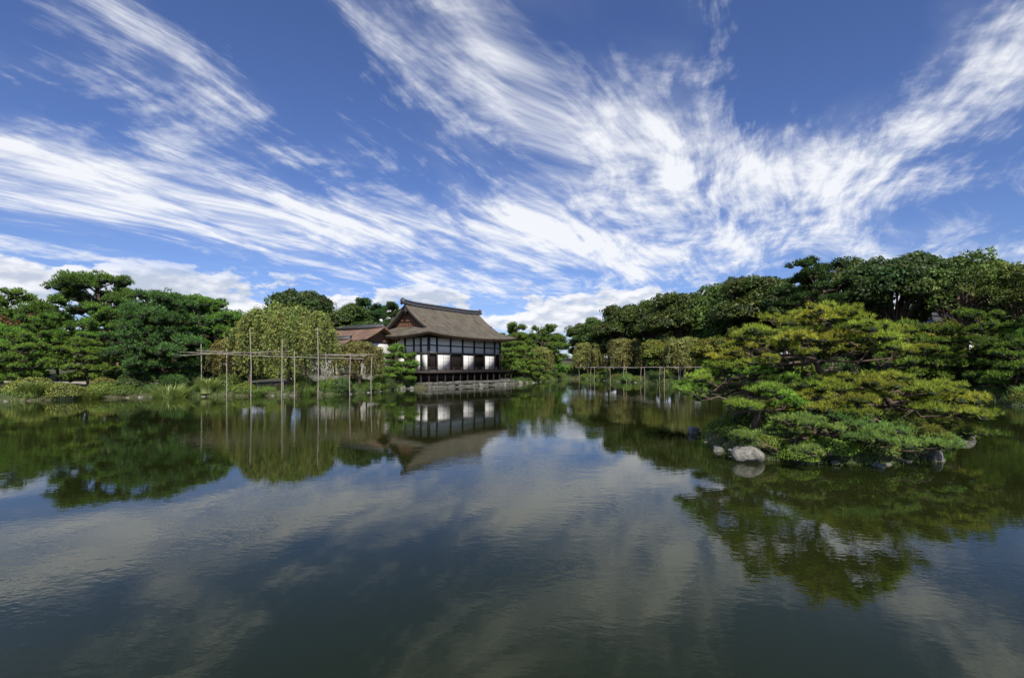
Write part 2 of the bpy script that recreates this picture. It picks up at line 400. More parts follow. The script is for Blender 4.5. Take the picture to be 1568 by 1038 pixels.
c=mixc(n,g1,(.055,.085,.020),(.10,.085,.045)); c=mixc(n,g2*.5,c,(.04,.045,.02)); n.links.new(c,b.inputs['Base Color'])
bp=n.nodes.new('ShaderNodeBump'); bp.inputs['Strength'].default_value=.8; bp.inputs['Distance'].default_value=.05; n.links.new(g2.k,bp.inputs['Height']); n.links.new(bp.outputs[0],b.inputs['Normal'])
obj('ground',mb.mesh('ground',[mG],True))
mb=MB(); mb.add([(-46,-2,0),(46,-2,0),(46,95,0),(-46,95,0)],[(0,1,2,3)])
mW,n,b=newmat('pond_water'); oc=objcoord(n)
nc=noise(n,oc,.12,2,.5).smooth(.35,.65)
n.links.new(mixc(n,nc,(.013,.018,.004),(.020,.025,.006)),b.inputs['Base Color'])
b.inputs['Roughness'].default_value=.01; b.inputs['IOR'].default_value=1.34
b.inputs['Specular Tint'].default_value=(.95,1.0,.88,1)
s=n.nodes.new('ShaderNodeSeparateXYZ'); n.links.new(oc,s.inputs[0]); X=V(n,s.outputs[0]);Y=V(n,s.outputs[1])
r1=noise(n,comb(n,X*.8,Y*1.3,0.0),1.6,2,.5); r2=noise(n,comb(n,X*1.6+Y*.5,Y*2.6,4.0),4.0,2,.55); r3=noise(n,comb(n,X*.25,Y*.3,1.0),.8,1,.5)
amp=noise(n,oc,.16,2,.5).smooth(.42,.64)*.8+.2
hgt=(r1*.0046*amp+r2*.0024*amp+r3*.006)
bp=n.nodes.new('ShaderNodeBump'); bp.inputs['Strength'].default_value=1; bp.inputs['Distance'].default_value=1.0
n.links.new(hgt.k,bp.inputs['Height']); n.links.new(bp.outputs[0],b.inputs['Normal'])
obj('pond_water',mb.mesh('pond_water',[mW]))
pp=np.array([(-60,40),(-44,40.5),(-34,40),(-27,41),(-21,43.5),(-17,48)],float)
tt=np.linspace(0,5,60); C=np.stack([np.interp(tt,range(6),pp[:,k]) for k in range(2)],1); T_=unit(np.gradient(C,axis=0)); Nn=np.stack([-T_[:,1],T_[:,0]],1)
rows=[]
for o_ in np.linspace(-1.3,1.3,6): 
    q=C+Nn*o_; rows.append(np.column_stack([q,gh(q)+.03]))
rows=np.stack(rows,1); idx=np.arange(360).reshape(60,6)
mb=MB(); mb.add(rows.reshape(-1,3),np.stack([idx[:-1,:-1],idx[1:,:-1],idx[1:,1:],idx[:-1,1:]],-1).reshape(-1,4)); obj('gravel_path',mb.mesh('gravel_path',[M_path]))

# ------------------------------------------------------------------ pavilion
OX,OY=-8.6,50.0; ANG=math.atan2(.821,.571)
pav=empty('japanese_pavilion',(OX,OY,0),ANG)
def part(name,mb,mats,smooth=False,bev=0,parent=pav):
    o=obj(name,mb.mesh(name,mats,smooth),parent=parent)
    if bev:
        m=o.modifiers.new('b','BEVEL'); m.width=bev; m.segments=2
    return o
def stone_row(mb,a,b,z0,z1,horiz,fixed,thick,sgn):
    p=a
    while p<b-.1:
        w_=min(random.uniform(.5,1.1),b-p); j=random.uniform(-.12,.12)
        lo_,hi_=sorted((fixed+j,fixed+sgn*thick)); dz=random.uniform(-.05,.05) if z1>.4 else 0
        if horiz: mb.box(p+.012,p+w_-.012,lo_,hi_,z0,z1-.012+dz)
        else: mb.box(lo_,hi_,p+.012,p+w_-.012,z0,z1-.012+dz)
        p+=w_
mb=MB()
for z0,z1 in ((-.6,.28),(.28,.60)):
    stone_row(mb,-1.4,13.8,z0,z1,True,-1.3,.5,1); stone_row(mb,-.75,8.4,z0,z1,False,-1.4,.6,1); stone_row(mb,-.75,8.4,z0,z1,False,13.8,.6,-1)
part('stone_base',mb,[M_stonew],bev=.06)
mb=MB(); mb.box(-.9,13.3,-.9,8.4,-.5,.56); part('base_fill',mb,[M_stonew])
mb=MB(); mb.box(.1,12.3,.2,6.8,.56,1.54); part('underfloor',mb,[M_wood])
mb=MB()
for u in np.arange(-1.0,13.5,1.2):
    for v in (-1.0,0.1): mb.tube([(u,v,.5),(u,v,1.6)],.09,8)
for v in np.arange(.2,8,1.2): mb.tube([(-1,v,.5),(-1,v,1.6)],.09,8)
mb.box(-1.2,13.6,-1.2,8.2,1.55,1.68)
mb.box(-1.26,13.66,-1.26,-1.205,1.48,1.74); mb.box(-1.26,-1.205,-1.2,8.2,1.48,1.74)
part('veranda_deck',mb,[M_wood])
mb=MB()
for u in np.arange(-1.1,13.5,1.25): mb.box(u-.04,u+.04,-1.14,-1.06,1.68,2.1)
for v in np.arange(-1.1,8,1.25): mb.box(-1.145,-1.065,v-.035,v+.045,1.68,2.1)
for z_ in (1.84,2.06): mb.box(-1.3,13.7,-1.12,-1.08,z_,z_+.035); mb.box(-1.13,-1.09,-1.3,8.2,z_+.04,z_+.075)
part('railing',mb,[M_wood])
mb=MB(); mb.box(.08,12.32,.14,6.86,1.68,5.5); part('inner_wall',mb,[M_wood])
P_=[0,1.15,3.3,5.3,7.35,9.25,11.3,12.4]
mb=MB()
for u in P_: mb.box(u-.09,u+.09,-.1,.13,1.68,5.4); mb.box(u-.09,u+.09,6.87,7.1,1.68,5.4)
PV=[1.1,2.15,3.5,4.85,6.1]
for v in PV: mb.box(-.1,.07,v-.08,v+.08,1.68,5.4); mb.box(12.33,12.5,v-.08,v+.08,1.68,5.4)
part('posts',mb,[M_wood])
mb=MB()
for z0,z1 in ((3.5,3.68),(4.36,4.47),(5.2,5.42)):
    mb.box(-.12,12.52,-.075,.12,z0,z1); mb.box(-.075,.06,-.12,7.1,z0+.004,z1-.004); mb.box(12.34,12.475,-.12,7.1,z0+.004,z1-.004)
mb.box(-.05,12.5,-.06,.11,1.7,1.84)
part('beams',mb,[M_wood])
mb=MB(); mb.box(.02,12.38,.02,.13,3.6,5.3); mb.box(.015,.075,.16,6.8,3.6,5.3); mb.box(12.33,12.39,.16,6.8,1.8,5.3)
mb.box(.012,.072,.12,.98,1.8,3.55); mb.box(.012,.072,1.25,2.02,1.8,3.55); mb.box(.012,.072,3.6,4.7,1.8,3.55)
part('plaster_panels',mb,[M_plaster])
mb=MB(); ms_=MB()
for a,b_ in ((1.25,3.2),(5.4,7.25),(9.35,11.2)):
    mb.box(a,b_,.0,.06,1.86,3.49)
    mid=(a+b_)/2; ms_.box(mid-.025,mid+.025,-.03,-.003,1.86,3.49)
    for z_ in (2.3,2.7,3.1): ms_.box(a,b_,-.012,-.002,z_,z_+.008)
    for uu in np.linspace(a,b_,9)[1:-1]: ms_.box(uu-.004,uu+.004,-.011,-.0015,1.86,3.49)
part('shoji_screens',mb,[M_paper]); part('shoji_lattice',ms_,[M_wood2])
EZ=5.42; H=3.45; OV=1.5; D_=5.0; U0,U1=-1.5,13.9; V0,V1=-1.5,8.5
def f(d): q=d/D_; return H*(.60*q+.40*q*q)
def lift(du,dv):
    return .42*np.exp(-(np.minimum(du,8)/2.4))*np.exp(-(np.minimum(dv,8)/2.4))
def main_slope(side):
    nu,nv=60,18; P=np.zeros((nv+1,nu+1,3))
    for j in range(nv+1):
        dv=D_*j/nv; dm=min(dv,1.45)
        for i in range(nu+1):
            u=U0+dm+(U1-U0-2*dm)*i/nu; du=min(u-U0,U1-u)
            v=V0+dv if side==0 else V1-dv
            P[j,i]=(u,v,EZ+f(dv)+lift(du,dv)+ .12*((u-6.2)/7.7)**4*(dv/D_))
    return P
def end_slope(side):
    nv,nd=30,9; P=np.zeros((nd+1,nv+1,3))
    for j in range(nd+1):
        du=2.1*j/nd
        for i in range(nv+1):
            v=V0+du+(V1-V0-2*du)*i/nv; dv=min(v-V0,V1-v)
            u=U0+du if side==0 else U1-du
            P[j,i]=(u,v,EZ+f(du)+lift(du,dv)-.002)
    return P
def gridadd(mb,P,flip=False,mat=0):
    a,b_=P.shape[:2]; idx=np.arange(a*b_).reshape(a,b_); F=np.stack([idx[:-1,:-1],idx[:-1,1:],idx[1:,1:],idx[1:,:-1]],-1).reshape(-1,4)
    mb.add(P.reshape(-1,3),F[:,::-1] if flip else F,mat=mat)
mb=MB(); gridadd(mb,main_slope(0)); gridadd(mb,main_slope(1),True); gridadd(mb,end_slope(0),True); gridadd(mb,end_slope(1))
ro=part('roof',mb,[M_roof]); m=ro.modifiers.new('s','SOLIDIFY'); m.thickness=.26; m.offset=-1
mb=MB(); gb=MB()
for side in (0,1):
    du=2.0; u=U0+du if side==0 else U1-du; s_=1 if side==0 else -1
    vs=np.linspace(V0+2.0,V1-2.0,15); top=[EZ+f(min(v-V0,V1-v))-.25 for v in vs]; zb=EZ+f(2.0)-.3
    for i in range(14):
        mb.add([(u,vs[i],zb),(u,vs[i+1],zb),(u,vs[i+1],top[i+1]),(u,vs[i],top[i])],[(0,1,2,3)])
    for v in np.linspace(V0+2.3,V1-2.3,17):
        tz=EZ+f(min(v-V0,V1-v))-.3
        if tz>zb+.1: gb.box(min(u-s_*.05,u-s_*.005),max(u-s_*.05,u-s_*.005),v-.04,v+.04,zb,tz)
    gb.box(min(u-s_*.1,u-s_*.02),max(u-s_*.1,u-s_*.02),V0+2.4,V1-2.4,7.05,7.2)
    ub=U0+1.50 if side==0 else U1-1.50
    vs=np.linspace(V0+1.3,V1-1.3,25)
    for i in range(24):
        za=EZ+f(min(vs[i]-V0,V1-vs[i]))-.06; zc=EZ+f(min(vs[i+1]-V0,V1-vs[i+1]))-.06
        for (x0,x1,dz) in ((ub-.06,ub+.06,.42),):
            v8=[(x0,vs[i],za-dz),(x0,vs[i+1],zc-dz),(x0,vs[i+1],zc),(x0,vs[i],za),(x1,vs[i],za-dz),(x1,vs[i+1],zc-dz),(x1,vs[i+1],zc),(x1,vs[i],za)]
            gb.add(v8,[(0,3,2,1),(4,5,6,7),(0,1,5,4),(2,3,7,6)],mat=1)
    gb.box(ub-.12,ub+.0,3.38,3.62,7.75,8.5,1); gb.box(ub-.11,ub-.01,3.2,3.8,8.0,8.25,1)
part('gable_wall',mb,[M_wood2]); part('bargeboards',gb,[M_wood2,M_wood])
mb=MB(); us=np.linspace(U0+1.2,U1-1.2,40)
zr=lambda u: EZ+H-.08+.12*((u-6.2)/7.7)**4+.10*abs((u-6.2)/6.6)**6
for (hw,z0,z1,mt) in ((.26,0,.2,0),(.20,.2,.32,0),(.27,.32,.38,0)):
    P=[]
    for u in us: P.append([(u,3.5-hw,zr(u)+z0),(u,3.5+hw,zr(u)+z0),(u,3.5+hw,zr(u)+z1),(u,3.5-hw,zr(u)+z1),(u,3.5-hw,zr(u)+z0)])
    gridadd(mb,np.array(P))
    for u in (us[0],us[-1]): mb.add([(u,3.5-hw,zr(u)+z0),(u,3.5+hw,zr(u)+z0),(u,3.5+hw,zr(u)+z1),(u,3.5-hw,zr(u)+z1)],[(0,1,2,3)])
mb.tube([(u,3.5,zr(u)+.40) for u in us],.10,8)
for u in np.arange(U0+1.4,U1-1.3,.3): mb.tube([(u,3.2,zr(u)+.25),(u,3.8,zr(u)+.25)],.045,6)
for u,s_ in ((us[0],-1),(us[-1],1)): 
    mb.box(min(u,u+s_*.15),max(u,u+s_*.15),3.22,3.78,zr(u)-.1,zr(u)+.5); mb.box(min(u+s_*.02,u+s_*.13),max(u+s_*.02,u+s_*.13),3.40,3.60,zr(u)+.5,zr(u)+.6)
part('ridge_tiles',mb,[M_tile])
mb=MB()
for u in np.arange(-1.2,13.7,.33):
    l0=.42*math.exp(-min(u-U0,U1-u)/2.4)
    for (vA,vB) in ((-1.38,-.12),(8.38,7.12)):
        za=EZ-.36+l0; zb=EZ-.36+.35+l0*.4
        mb.add([(u-.05,vA,za),(u+.05,vA,za),(u+.05,vB,zb),(u-.05,vB,zb),(u-.05,vA,za+.1),(u+.05,vA,za+.1),(u+.05,vB,zb+.1),(u-.05,vB,zb+.1)],[(0,3,2,1),(0,1,5,4),(1,2,6,5),(3,0,4,7)])
for v in np.arange(-1.2,8.3,.33):
    l0=.42*math.exp(-min(v-V0,V1-v)/2.4)
    for (uA,uB) in ((-1.38,-.12),(13.78,12.52)):
        za=EZ-.36+l0; zb=EZ-.36+.35+l0*.4
        mb.add([(uA,v-.05,za),(uA,v+.05,za),(uB,v+.05,zb),(uB,v-.05,zb),(uA,v-.05,za+.1),(uA,v+.05,za+.1),(uB,v+.05,zb+.1),(uB,v-.05,zb+.1)],[(0,3,2,1),(0,1,5,4),(1,2,6,5),(3,0,4,7)])
part('rafters',mb,[M_wood2])

def gable_house(name,loc,ang,L,W,ez,rz,zf,roofm,tile=True):
    e=empty(name,loc,ang)
    mb=MB(); mb.box(0,L,0,W,zf,ez); part('wall',mb,[M_plaster],parent=e)
    mb=MB(); mb.box(-.3,L+.3,-.3,W+.3,zf-1.6,zf); part('foundation',mb,[M_stonew],parent=e)
    mb=MB()
    for u in np.arange(0,L+.01,L/max(2,int(L/1.6))):
        mb.box(u-.08,u+.08,-.06,-.003,zf,ez); mb.box(u-.08,u+.08,W+.003,W+.06,zf,ez)
    for z_ in (zf+.05,(zf+ez)/2+.3,ez-.25): mb.box(-.1,L+.1,-.05,-.002,z_,z_+.14); mb.box(-.05,-.002,-.1,W+.1,z_,z_+.14)
    mb.box(L*.2,L*.45,-.03,-.001,zf+.2,(zf+ez)/2+.3)
    part('timber_frame',mb,[M_wood],parent=e)
    mb=MB(); ov=.9
    for s_ in (0,1):
        P=np.zeros((9,25,3))
        for j in range(9):
            q=j/8; 
            for i in range(25):
                u=-ov+(L+2*ov)*i/24; v=-ov+(W/2+ov)*q
                if s_: v=W-v
                P[j,i]=(u,v,ez+(rz-ez)*(.7*q+.3*q*q)+.15*abs(i/12-1)**4)
        gridadd(mb,P,bool(s_))
    r=part('roof',mb,[roofm],parent=e); m=r.modifiers.new('s','SOLIDIFY'); m.thickness=.18; m.offset=-1
    mb=MB(); 
    for u in (.0,L): mb.add([(u-.01,.0,ez-.1),(u-.01,W,ez-.1),(u-.01,W/2,rz-.15)],[(0,1,2)])
    part('gable',mb,[M_wood2],parent=e)
    mb=MB(); mb.box(-ov+.1,L+ov-.1,W/2-.15,W/2+.15,rz,rz+.28); mb.tube([(-ov,W/2,rz+.32),(L+ov,W/2,rz+.32)],.10,8)
    part('ridge',mb,[M_tile],parent=e); return e
gable_house('corridor_building',(-13.2,52.6,0),math.atan2(.571,-.821),6.5,3.2,4.9,6.3,1.4,M_roof2)
gable_house('gatehouse',(-16.4,50.4,0),math.radians(152),4.2,2.6,3.9,4.9,1.3,M_roof2)
gable_house('tile_roof_house',(44,52,0),math.radians(10),11,6,6.2,8.0,2.6,M_tile)

# ------------------------------------------------------------------ trees
pA=pine('pineA',11,6.4,11,(.056,.100,.018),.34,6,.21,30,.30,.075,4)
pB=pine('pineB',8,4.0,12,(.044,.084,.022),.12,8,.25,34,.26,.07,4,.3,.6)
pC=pine('pineC',9,4.8,13,(.070,.115,.016),.36,5,.23,32,.28,.07,4,.7)
pD=pine('pineD',4.2,2.4,14,(.082,.140,.020),.25,5,.27,60,.2,.05,4,.6)
pE=pine('pineE',12,4.6,15,(.028,.054,.015),.45,6,.22,26,.34,.10,4,.3,.45)
b1=broad('broadA',12,5.6,21,(.050,.082,.020),.12,40,.34,520)
b2=broad('broadB',12,5.0,22,(.066,.102,.020),.10,38,.32,520)
b3=broad('broadC',13,5.2,23,(.040,.070,.020),.14,44,.34,480,lr=.23)
b4=broad('broadD',6,3.2,24,(.12,.14,.022),.06,30,.24,420)
b5=broad('mapleRed',5,2.6,25,(.075,.045,.018),.2,24,.2,400)
b6=broad('airyTree',13,5.4,26,(.070,.100,.022),.3,34,.30,200,core=False,lr=.20)
wp1=weeping('weepA',7.3,5.5,31,(.140,.165,.034),980,.20,.0,10,90)
wp2=weeping('weepB',5.2,3.6,32,(.140,.145,.038),330,.22,.05)
def put(name,me,x_,y_,sc=1,rz=None,dz=0):
    return obj(name,me,(x_,y_,gz(x_,y_)+dz),random.uniform(0,6.28) if rz is None else rz,sc)
for n_,me,x_,y_,s_ in [
 ('pine_tree',pA,-42,50,.94),('pine_tree',pC,-51,47,.9),('pine_tree',pC,-37,44,.70),('pine_tree',pB,-27.6,38.2,.92),('pine_tree',pA,-32.0,50,.74),
 ('pine_tree',pC,-28.5,46,.80),('pine_tree',pD,-35.5,34.5,.85),('pine_tree',pD,-32.0,36.5,.8),('pine_tree',pC,-40,40,.60),('pine_tree',pD,-38.5,37.5,1.0),
 ('maple_tree',b5,-45.5,44.5,1.2),('maple_tree',b5,-40.5,43,.8),('maple_tree',b5,-25,46,.7),
 ('weeping_cherry_tree',wp1,-17.9,38.8,1.0),('weeping_cherry_tree',wp2,-13.0,41.6,.80),('weeping_cherry_tree',wp2,-22.6,38.6,.75),
 ('broadleaf_tree',b3,-25.0,58,.86),('broadleaf_tree',b1,-20.4,60,.76),('pine_tree',pE,-31.5,62,.72),('pine_tree',pE,-20,66,.86),
 ('pine_tree',pD,-11.4,47.4,.90),('broadleaf_tree',b2,-16,70,.62),('pine_tree',pE,-18,74,.9),('broadleaf_tree',b1,-12,74,.60),
 ('pine_tree',pD,1.9,65.5,1.05),('pine_tree',pD,-.2,66.5,1.2),('pine_tree',pC,4.2,78,.88),('pine_tree',pC,-.5,82,.9),('weeping_cherry_tree',wp2,4.2,71,.95),('pine_tree',pD,7.0,80,1.1),('broadleaf_tree',b2,1,92,.70),
 ('broadleaf_tree',b2,16.2,92,.93),('broadleaf_tree',b1,19.5,84,1.04),('broadleaf_tree',b2,22.5,77,1.04),('broadleaf_tree',b1,24.5,70,1.02),('broadleaf_tree',b2,28.5,66,1.12),
 ('broadleaf_tree',b1,30.5,60,1.04),('broadleaf_tree',b3,32.5,55,.84),('pine_tree',pE,30.6,47,.96),('broadleaf_tree',b3,35.8,45,.96),('broadleaf_tree',b6,38.8,42,.88),('broadleaf_tree',b3,42.5,45.5,.86),
 ('broadleaf_tree',b1,47,47,.9),('broadleaf_tree',b6,36.0,50,.95),('broadleaf_tree',b2,26.6,80,.98),('broadleaf_tree',b6,41,38,.72),('broadleaf_tree',b3,45,38,.8),
 ('weeping_cherry_tree',wp2,13.6,86,1.2),('weeping_cherry_tree',wp2,17.6,75,1.2),('broadleaf_tree',b4,20.2,66,.9),('weeping_cherry_tree',wp2,21.0,59,1.05),('broadleaf_tree',b4,21.5,52.5,.82),
 ('broadleaf_tree',b4,23.4,47,.9),('broadleaf_tree',b4,27,44,1.0),('maple_tree',b5,31,41,.9),('pine_tree',pD,31.0,37.2,1.15),('pine_tree',pC,34.5,35,.58),('pine_tree',pB,33.2,30,.50),('pine_tree',pD,30.6,29.5,.8),('pine_tree',pC,36,30,.62),
 ('pine_tree',pD,33.5,26,1.0),('broadleaf_tree',b4,35.5,41,.9),('pine_tree',pB,38.5,34,.7)]:
    put(n_,me,x_,y_,s_)
fe=empty('distant_forest')
r=random.Random(5)
for i in range(80):
    x_=r.uniform(-150,170); y_=r.uniform(98,135)
    if x_<-8 and y_<110: y_+=14
    me=r.choice([b1,b2,b3]); s_=r.uniform(.60,.82)
    if x_<-8: s_*=.85
    if x_>16: s_*=1.2
    obj('forest_tree',me,(x_,y_,gz(x_,y_)-.5),r.uniform(0,6),s_,fe)
for i in range(24):
    x_=r.uniform(42,80); y_=r.uniform(30,90); obj('forest_tree',r.choice([b1,b2,b3]),(x_,y_,gz(x_,y_)-.5),r.uniform(0,6),r.uniform(.7,.9),fe)
for i in range(16):
    x_=r.uniform(-95,-54); y_=r.uniform(40,90); obj('forest_tree',r.choice([b1,b2,b3]),(x_,y_,gz(x_,y_)-.5),r.uniform(0,6),r.uniform(.5,.7),fe)

# ------------------------------------------------------------------ shrubs along the shore
az1=bush('az1',1.0,.8,41,(.080,.125,.020),2200,.10); az2=bush('az2',1.0,.75,42,(.11,.155,.022),2200,.10); az3=bush('az3',1.0,.9,43,(.05,.085,.022),2000,.11)
az4=bush('az4',1.0,.8,44,(.14,.15,.028),2000,.10)
ue=empty('understory_thicket')
r=random.Random(15)
S=np.concatenate([[0],np.cumsum(np.linalg.norm(np.diff(POND,axis=0),axis=1))])
def outward(p,i):
    tg=POND[(i+1)%len(POND)]-POND[i-1]; tg/=np.linalg.norm(tg)+1e-9; nn=np.array([tg[1],-tg[0]])
    q=p+nn*.5
    if sdist(q[None],POND)[0]<0: nn=-nn
    return nn
cnt=0
while cnt<170:
    x_=r.uniform(-60,60); y_=r.uniform(24,95); sdv=sdist(np.array([[x_,y_]]),POND)[0]
    if sdv<5.5 or sdv>22: continue
    if -24<x_<6 and 40<y_<68: continue
    if x_<-12 and y_<46: continue
    s_=r.uniform(1.5,2.7); obj('thicket_bush',r.choice([az1,az3,az3,az2]),(x_,y_,gz(x_,y_)-.2),r.uniform(0,6),(s_,s_,s_*r.uniform(.8,1.2)),ue); cnt+=1
skipb=lambda p: (-9.8<p[0]<1 and 46<p[1]<63)
r=random.Random(9); nextS=0
for i,p in enumerate(POND):
    if p[1]<20 or S[i]<nextS: continue
    if skipb(p): continue
    nn=outward(p,i); nextS=S[i]+r.uniform(.8,1.5)
    k=1 if r.random()<.5 else 2
    for j in range(k):
        q=p+nn*(r.uniform(.6,1.2)+j*1.5)+np.array([r.uniform(-.3,.3),r.uniform(-.3,.3)])
        s_=r.uniform(.45,1.05)*(1+.25*j); me=r.choice([az1,az1,az2,az3,az4])
        obj('azalea_shrub',me,(q[0],q[1],gz(q[0],q[1])-.1),r.uniform(0,6),(s_,s_,s_*r.uniform(.8,1.25)))
rk=[rockmesh('rk%d'%i,50+i,(1,random.uniform(.6,.9),random.uniform(.5,.8))) for i in range(5)]
rng=np.random.default_rng(77)
sm=MB(); gm=MB(); v3,f3=I2
def addstone(c,s):
    vv=v3.copy()
    for _ in range(8):
        d=unit(rng.normal(size=3)); k=rng.uniform(.5,.9); ss=vv@d; vv=vv-np.maximum(ss-k,0)[:,None]*d*.9
    a=rng.uniform(0,6); R_=np.array([[math.cos(a),-math.sin(a),0],[math.sin(a),math.cos(a),0],[0,0,1]])
    sm.add((vv*np.array([1,.75,.6])*s)@R_.T+c,f3,(.3,.3,.3),0)
FR=[]
def fringe(p,q,nn,L,lo,hi,step,col,wl,inn=-.25,out_=1.6):
    for t_ in np.arange(0,1,step/max(L,.1)):
        c=p+(q-p)*t_+nn*rng.uniform(inn,out_); FR.append((c[0],c[1],rng.uniform(lo,hi),wl,*(np.array(col)*rng.uniform(.6,1.3))))
for i,p in enumerate(POND):
    if p[1]<18 or skipb(p): continue
    q=POND[(i+1)%len(POND)]; L=np.linalg.norm(q-p)
    for t_ in np.arange(0,1,.5/max(L,.1)):
        c=p+(q-p)*t_; 
        if rng.random()<.35: addstone(np.array([c[0],c[1],-.02])+rng.normal(size=3)*[.12,.12,.03],rng.uniform(.12,.30))
    nn=outward(p,i)
    fringe(p,q,nn,L,.3,.65,.09,(.085,.12,.028),.04)
for i,p in enumerate(ISL):
    q=ISL[(i+1)%len(ISL)]; L=np.linalg.norm(q-p)
    tg=(q-p)/(L+1e-9); nn=np.array([tg[1],-tg[0]])
    if sdist((p+nn*.3)[None],ISL)[0]>0: nn=-nn
    for t_ in np.arange(0,1,.25/max(L,.05)):
        c=p+(q-p)*t_; 
        if rng.random()<.35: addstone(np.array([c[0],c[1],.01])+rng.normal(size=3)*[.08,.08,.03],rng.uniform(.06,.18))
    fringe(p,q,nn,L,.12,.26,.05,(.08,.125,.025),.012,-.12,.8)
FR=np.array(FR); zf_=np.maximum(gh(FR[:,:2]),-.03); nb_=12
P=np.repeat(np.column_stack([FR[:,:2],zf_-.03]),nb_,0); P+=rng.normal(size=P.shape)*[.1,.1,0]
D3=rng.normal(size=P.shape)*.38+[0,0,1]; Lr=np.repeat(FR[:,2:3],nb_,0); Wr=np.repeat(FR[:,3:4],nb_,0)
blades(gm,P,D3,Lr,Wr,np.repeat(FR[:,4:7],nb_,0),0)
obj('shore_stones',sm.mesh('shore_stones',[M_rock])); obj('shore_grass',gm.mesh('shore_grass',[M_leaf]))
def reeds(seed,r_,h_,n_,col):
    global rng
    rng=np.random.default_rng(seed); mb=MB()
    for i in range(n_):
        a=rng.uniform(0,6.28); q=r_*.35*math.sqrt(rng.random()); b0=np.array([q*math.cos(a),q*math.sin(a),-.1])
        L=h_*rng.uniform(.6,1.1); o_=rng.uniform(.1,.8)*r_; s_=np.linspace(0,1,5)
        P=b0+np.stack([math.cos(a)*o_*s_**2,math.sin(a)*o_*s_**2,L*(s_-.35*s_**3*rng.uniform(.3,1.2))],1)
        side=np.array([-math.sin(a),math.cos(a),0])*.022
        w_=np.array([1,1,.85,.6,.05])[:,None]
        vv=np.stack([P-side*w_,P+side*w_],1).reshape(-1,3)
        mb.add(vv,[(2*k,2*k+1,2*k+3,2*k+2) for k in range(4)],np.asarray(col)*rng.uniform(.7,1.3),0)
    return mb.mesh('reeds',[M_leaf])
re1=reeds(61,1.5,1.8,700,(.19,.21,.07)); re2=reeds(62,1.0,1.1,420,(.12,.16,.04))
for me,x_,y_,s_ in ((re1,-24.4,34.5,1.25),(re1,-22.4,35.5,.8),(re2,-31,31.3,1.1),(re2,-19,36.0,.9),(re2,-28.6,32.8,1.0),(re2,-15.6,36.8,.9),(re2,19.0,50,1),(re2,29.3,27.5,1)):
    obj('reed_clump',me,(x_,y_,gz(x_,y_)),random.uniform(0,6),s_)
for x_,y_,s_ in ((-10.6,46.8,.45),(-9.8,47.2,.35),(-3.4,54.2,.5),(1.0,61.6,.5),(-.8,58.8,.4),(27.9,24.6,.5),(29.0,26.6,.4),(28.5,22.8,.5),(-33,29.3,.5)):
    obj('rock',random.choice(rk),(x_,y_,.05),random.uniform(0,6),s_)

# ------------------------------------------------------------------ island
for me,x_,y_,z_,s_,rz in ((rk[0],5.5,11.3,.12,.42,.4),(rk[1],5.95,15.9,.05,.30,1),(rk[2],9.9,11.35,.08,.28,2),(rk[3],13.9,14.9,.08,.32,0),(rk[1],5.4,12.6,-.02,.20,4)):
    obj('rock',me,(x_,y_,z_),rz,s_)
iaz=bush('iaz',.6,.42,71,(.115,.18,.018),2600,.05); iaz2=bush('iaz2',.6,.45,72,(.085,.13,.018),2600,.05)
for me,x_,y_,s_ in ((iaz,7.3,11.15,.9),(iaz,6.6,11.1,.7),(iaz,6.2,11.7,.7),(iaz2,8.4,11.2,.9),(iaz2,9.2,11.5,.8),(iaz,6.2,14.2,.8),(iaz2,6.1,13.1,.7),(iaz2,5.95,12.3,.5),(iaz2,9.6,12.3,1.1),(iaz2,11.0,13.3,1.1),(iaz,10.4,12.5,.7),(iaz2,7.6,12.6,1.4),(iaz2,12.6,14.7,1.2),(iaz,11.9,13.9,.8),(iaz2,9,14.2,1.6),(iaz2,7.2,14.5,1.4),(iaz2,10.8,15,1.7),(iaz2,12.3,16.3,1.7)):
    obj('azalea_shrub',me,(x_,y_,gz(x_,y_)-.08),random.uniform(0,6),s_)
def island_pine(name,base,trunk,pads,col,seed,dens=230,blen=.10,bw=.010,nb=8):
    global rng
    rng=np.random.default_rng(seed); mb=MB(); T=np.array([base]+trunk,float)
    tt=np.linspace(0,len(T)-1,4*len(T)); P=np.stack([np.interp(tt,range(len(T)),T[:,k]) for k in range(3)],1); P[1:-1]+=rng.normal(size=(len(P)-2,3))*.03
    mb.tube(P,np.linspace(.13,.045,len(P)),8,1)
    for (x_,y_,z_,r_) in pads:
        c=np.array([x_,y_,z_]); d=np.linalg.norm((P-c)*[1,1,1.6],axis=1)+np.where(P[:,2]>z_,1.2,0); k=int(np.argmin(d))
        L=limb(mb,P[k],c-[0,0,.06],.042,.016,.16,7,.03)
        cc=np.asarray(col)*rng.uniform(.8,1.2)*np.array([rng.uniform(.8,1.15),1,1])
        pad(mb,c,r_,.38,dens,blen,bw,nb,cc,core=True)
        for j in range(3):
            e=c+np.append(unit(rng.normal(size=2))*r_*.75,rng.normal()*.05); limb(mb,L[4],e,.014,.006,.2,4,k=4)
            if rng.random()<.8: pad(mb,e,r_*.42,.45,dens,blen,bw,nb,cc*rng.uniform(.85,1.15))
    o=obj(name,mb.mesh(name,[M_needle,M_bark,M_core])); return o
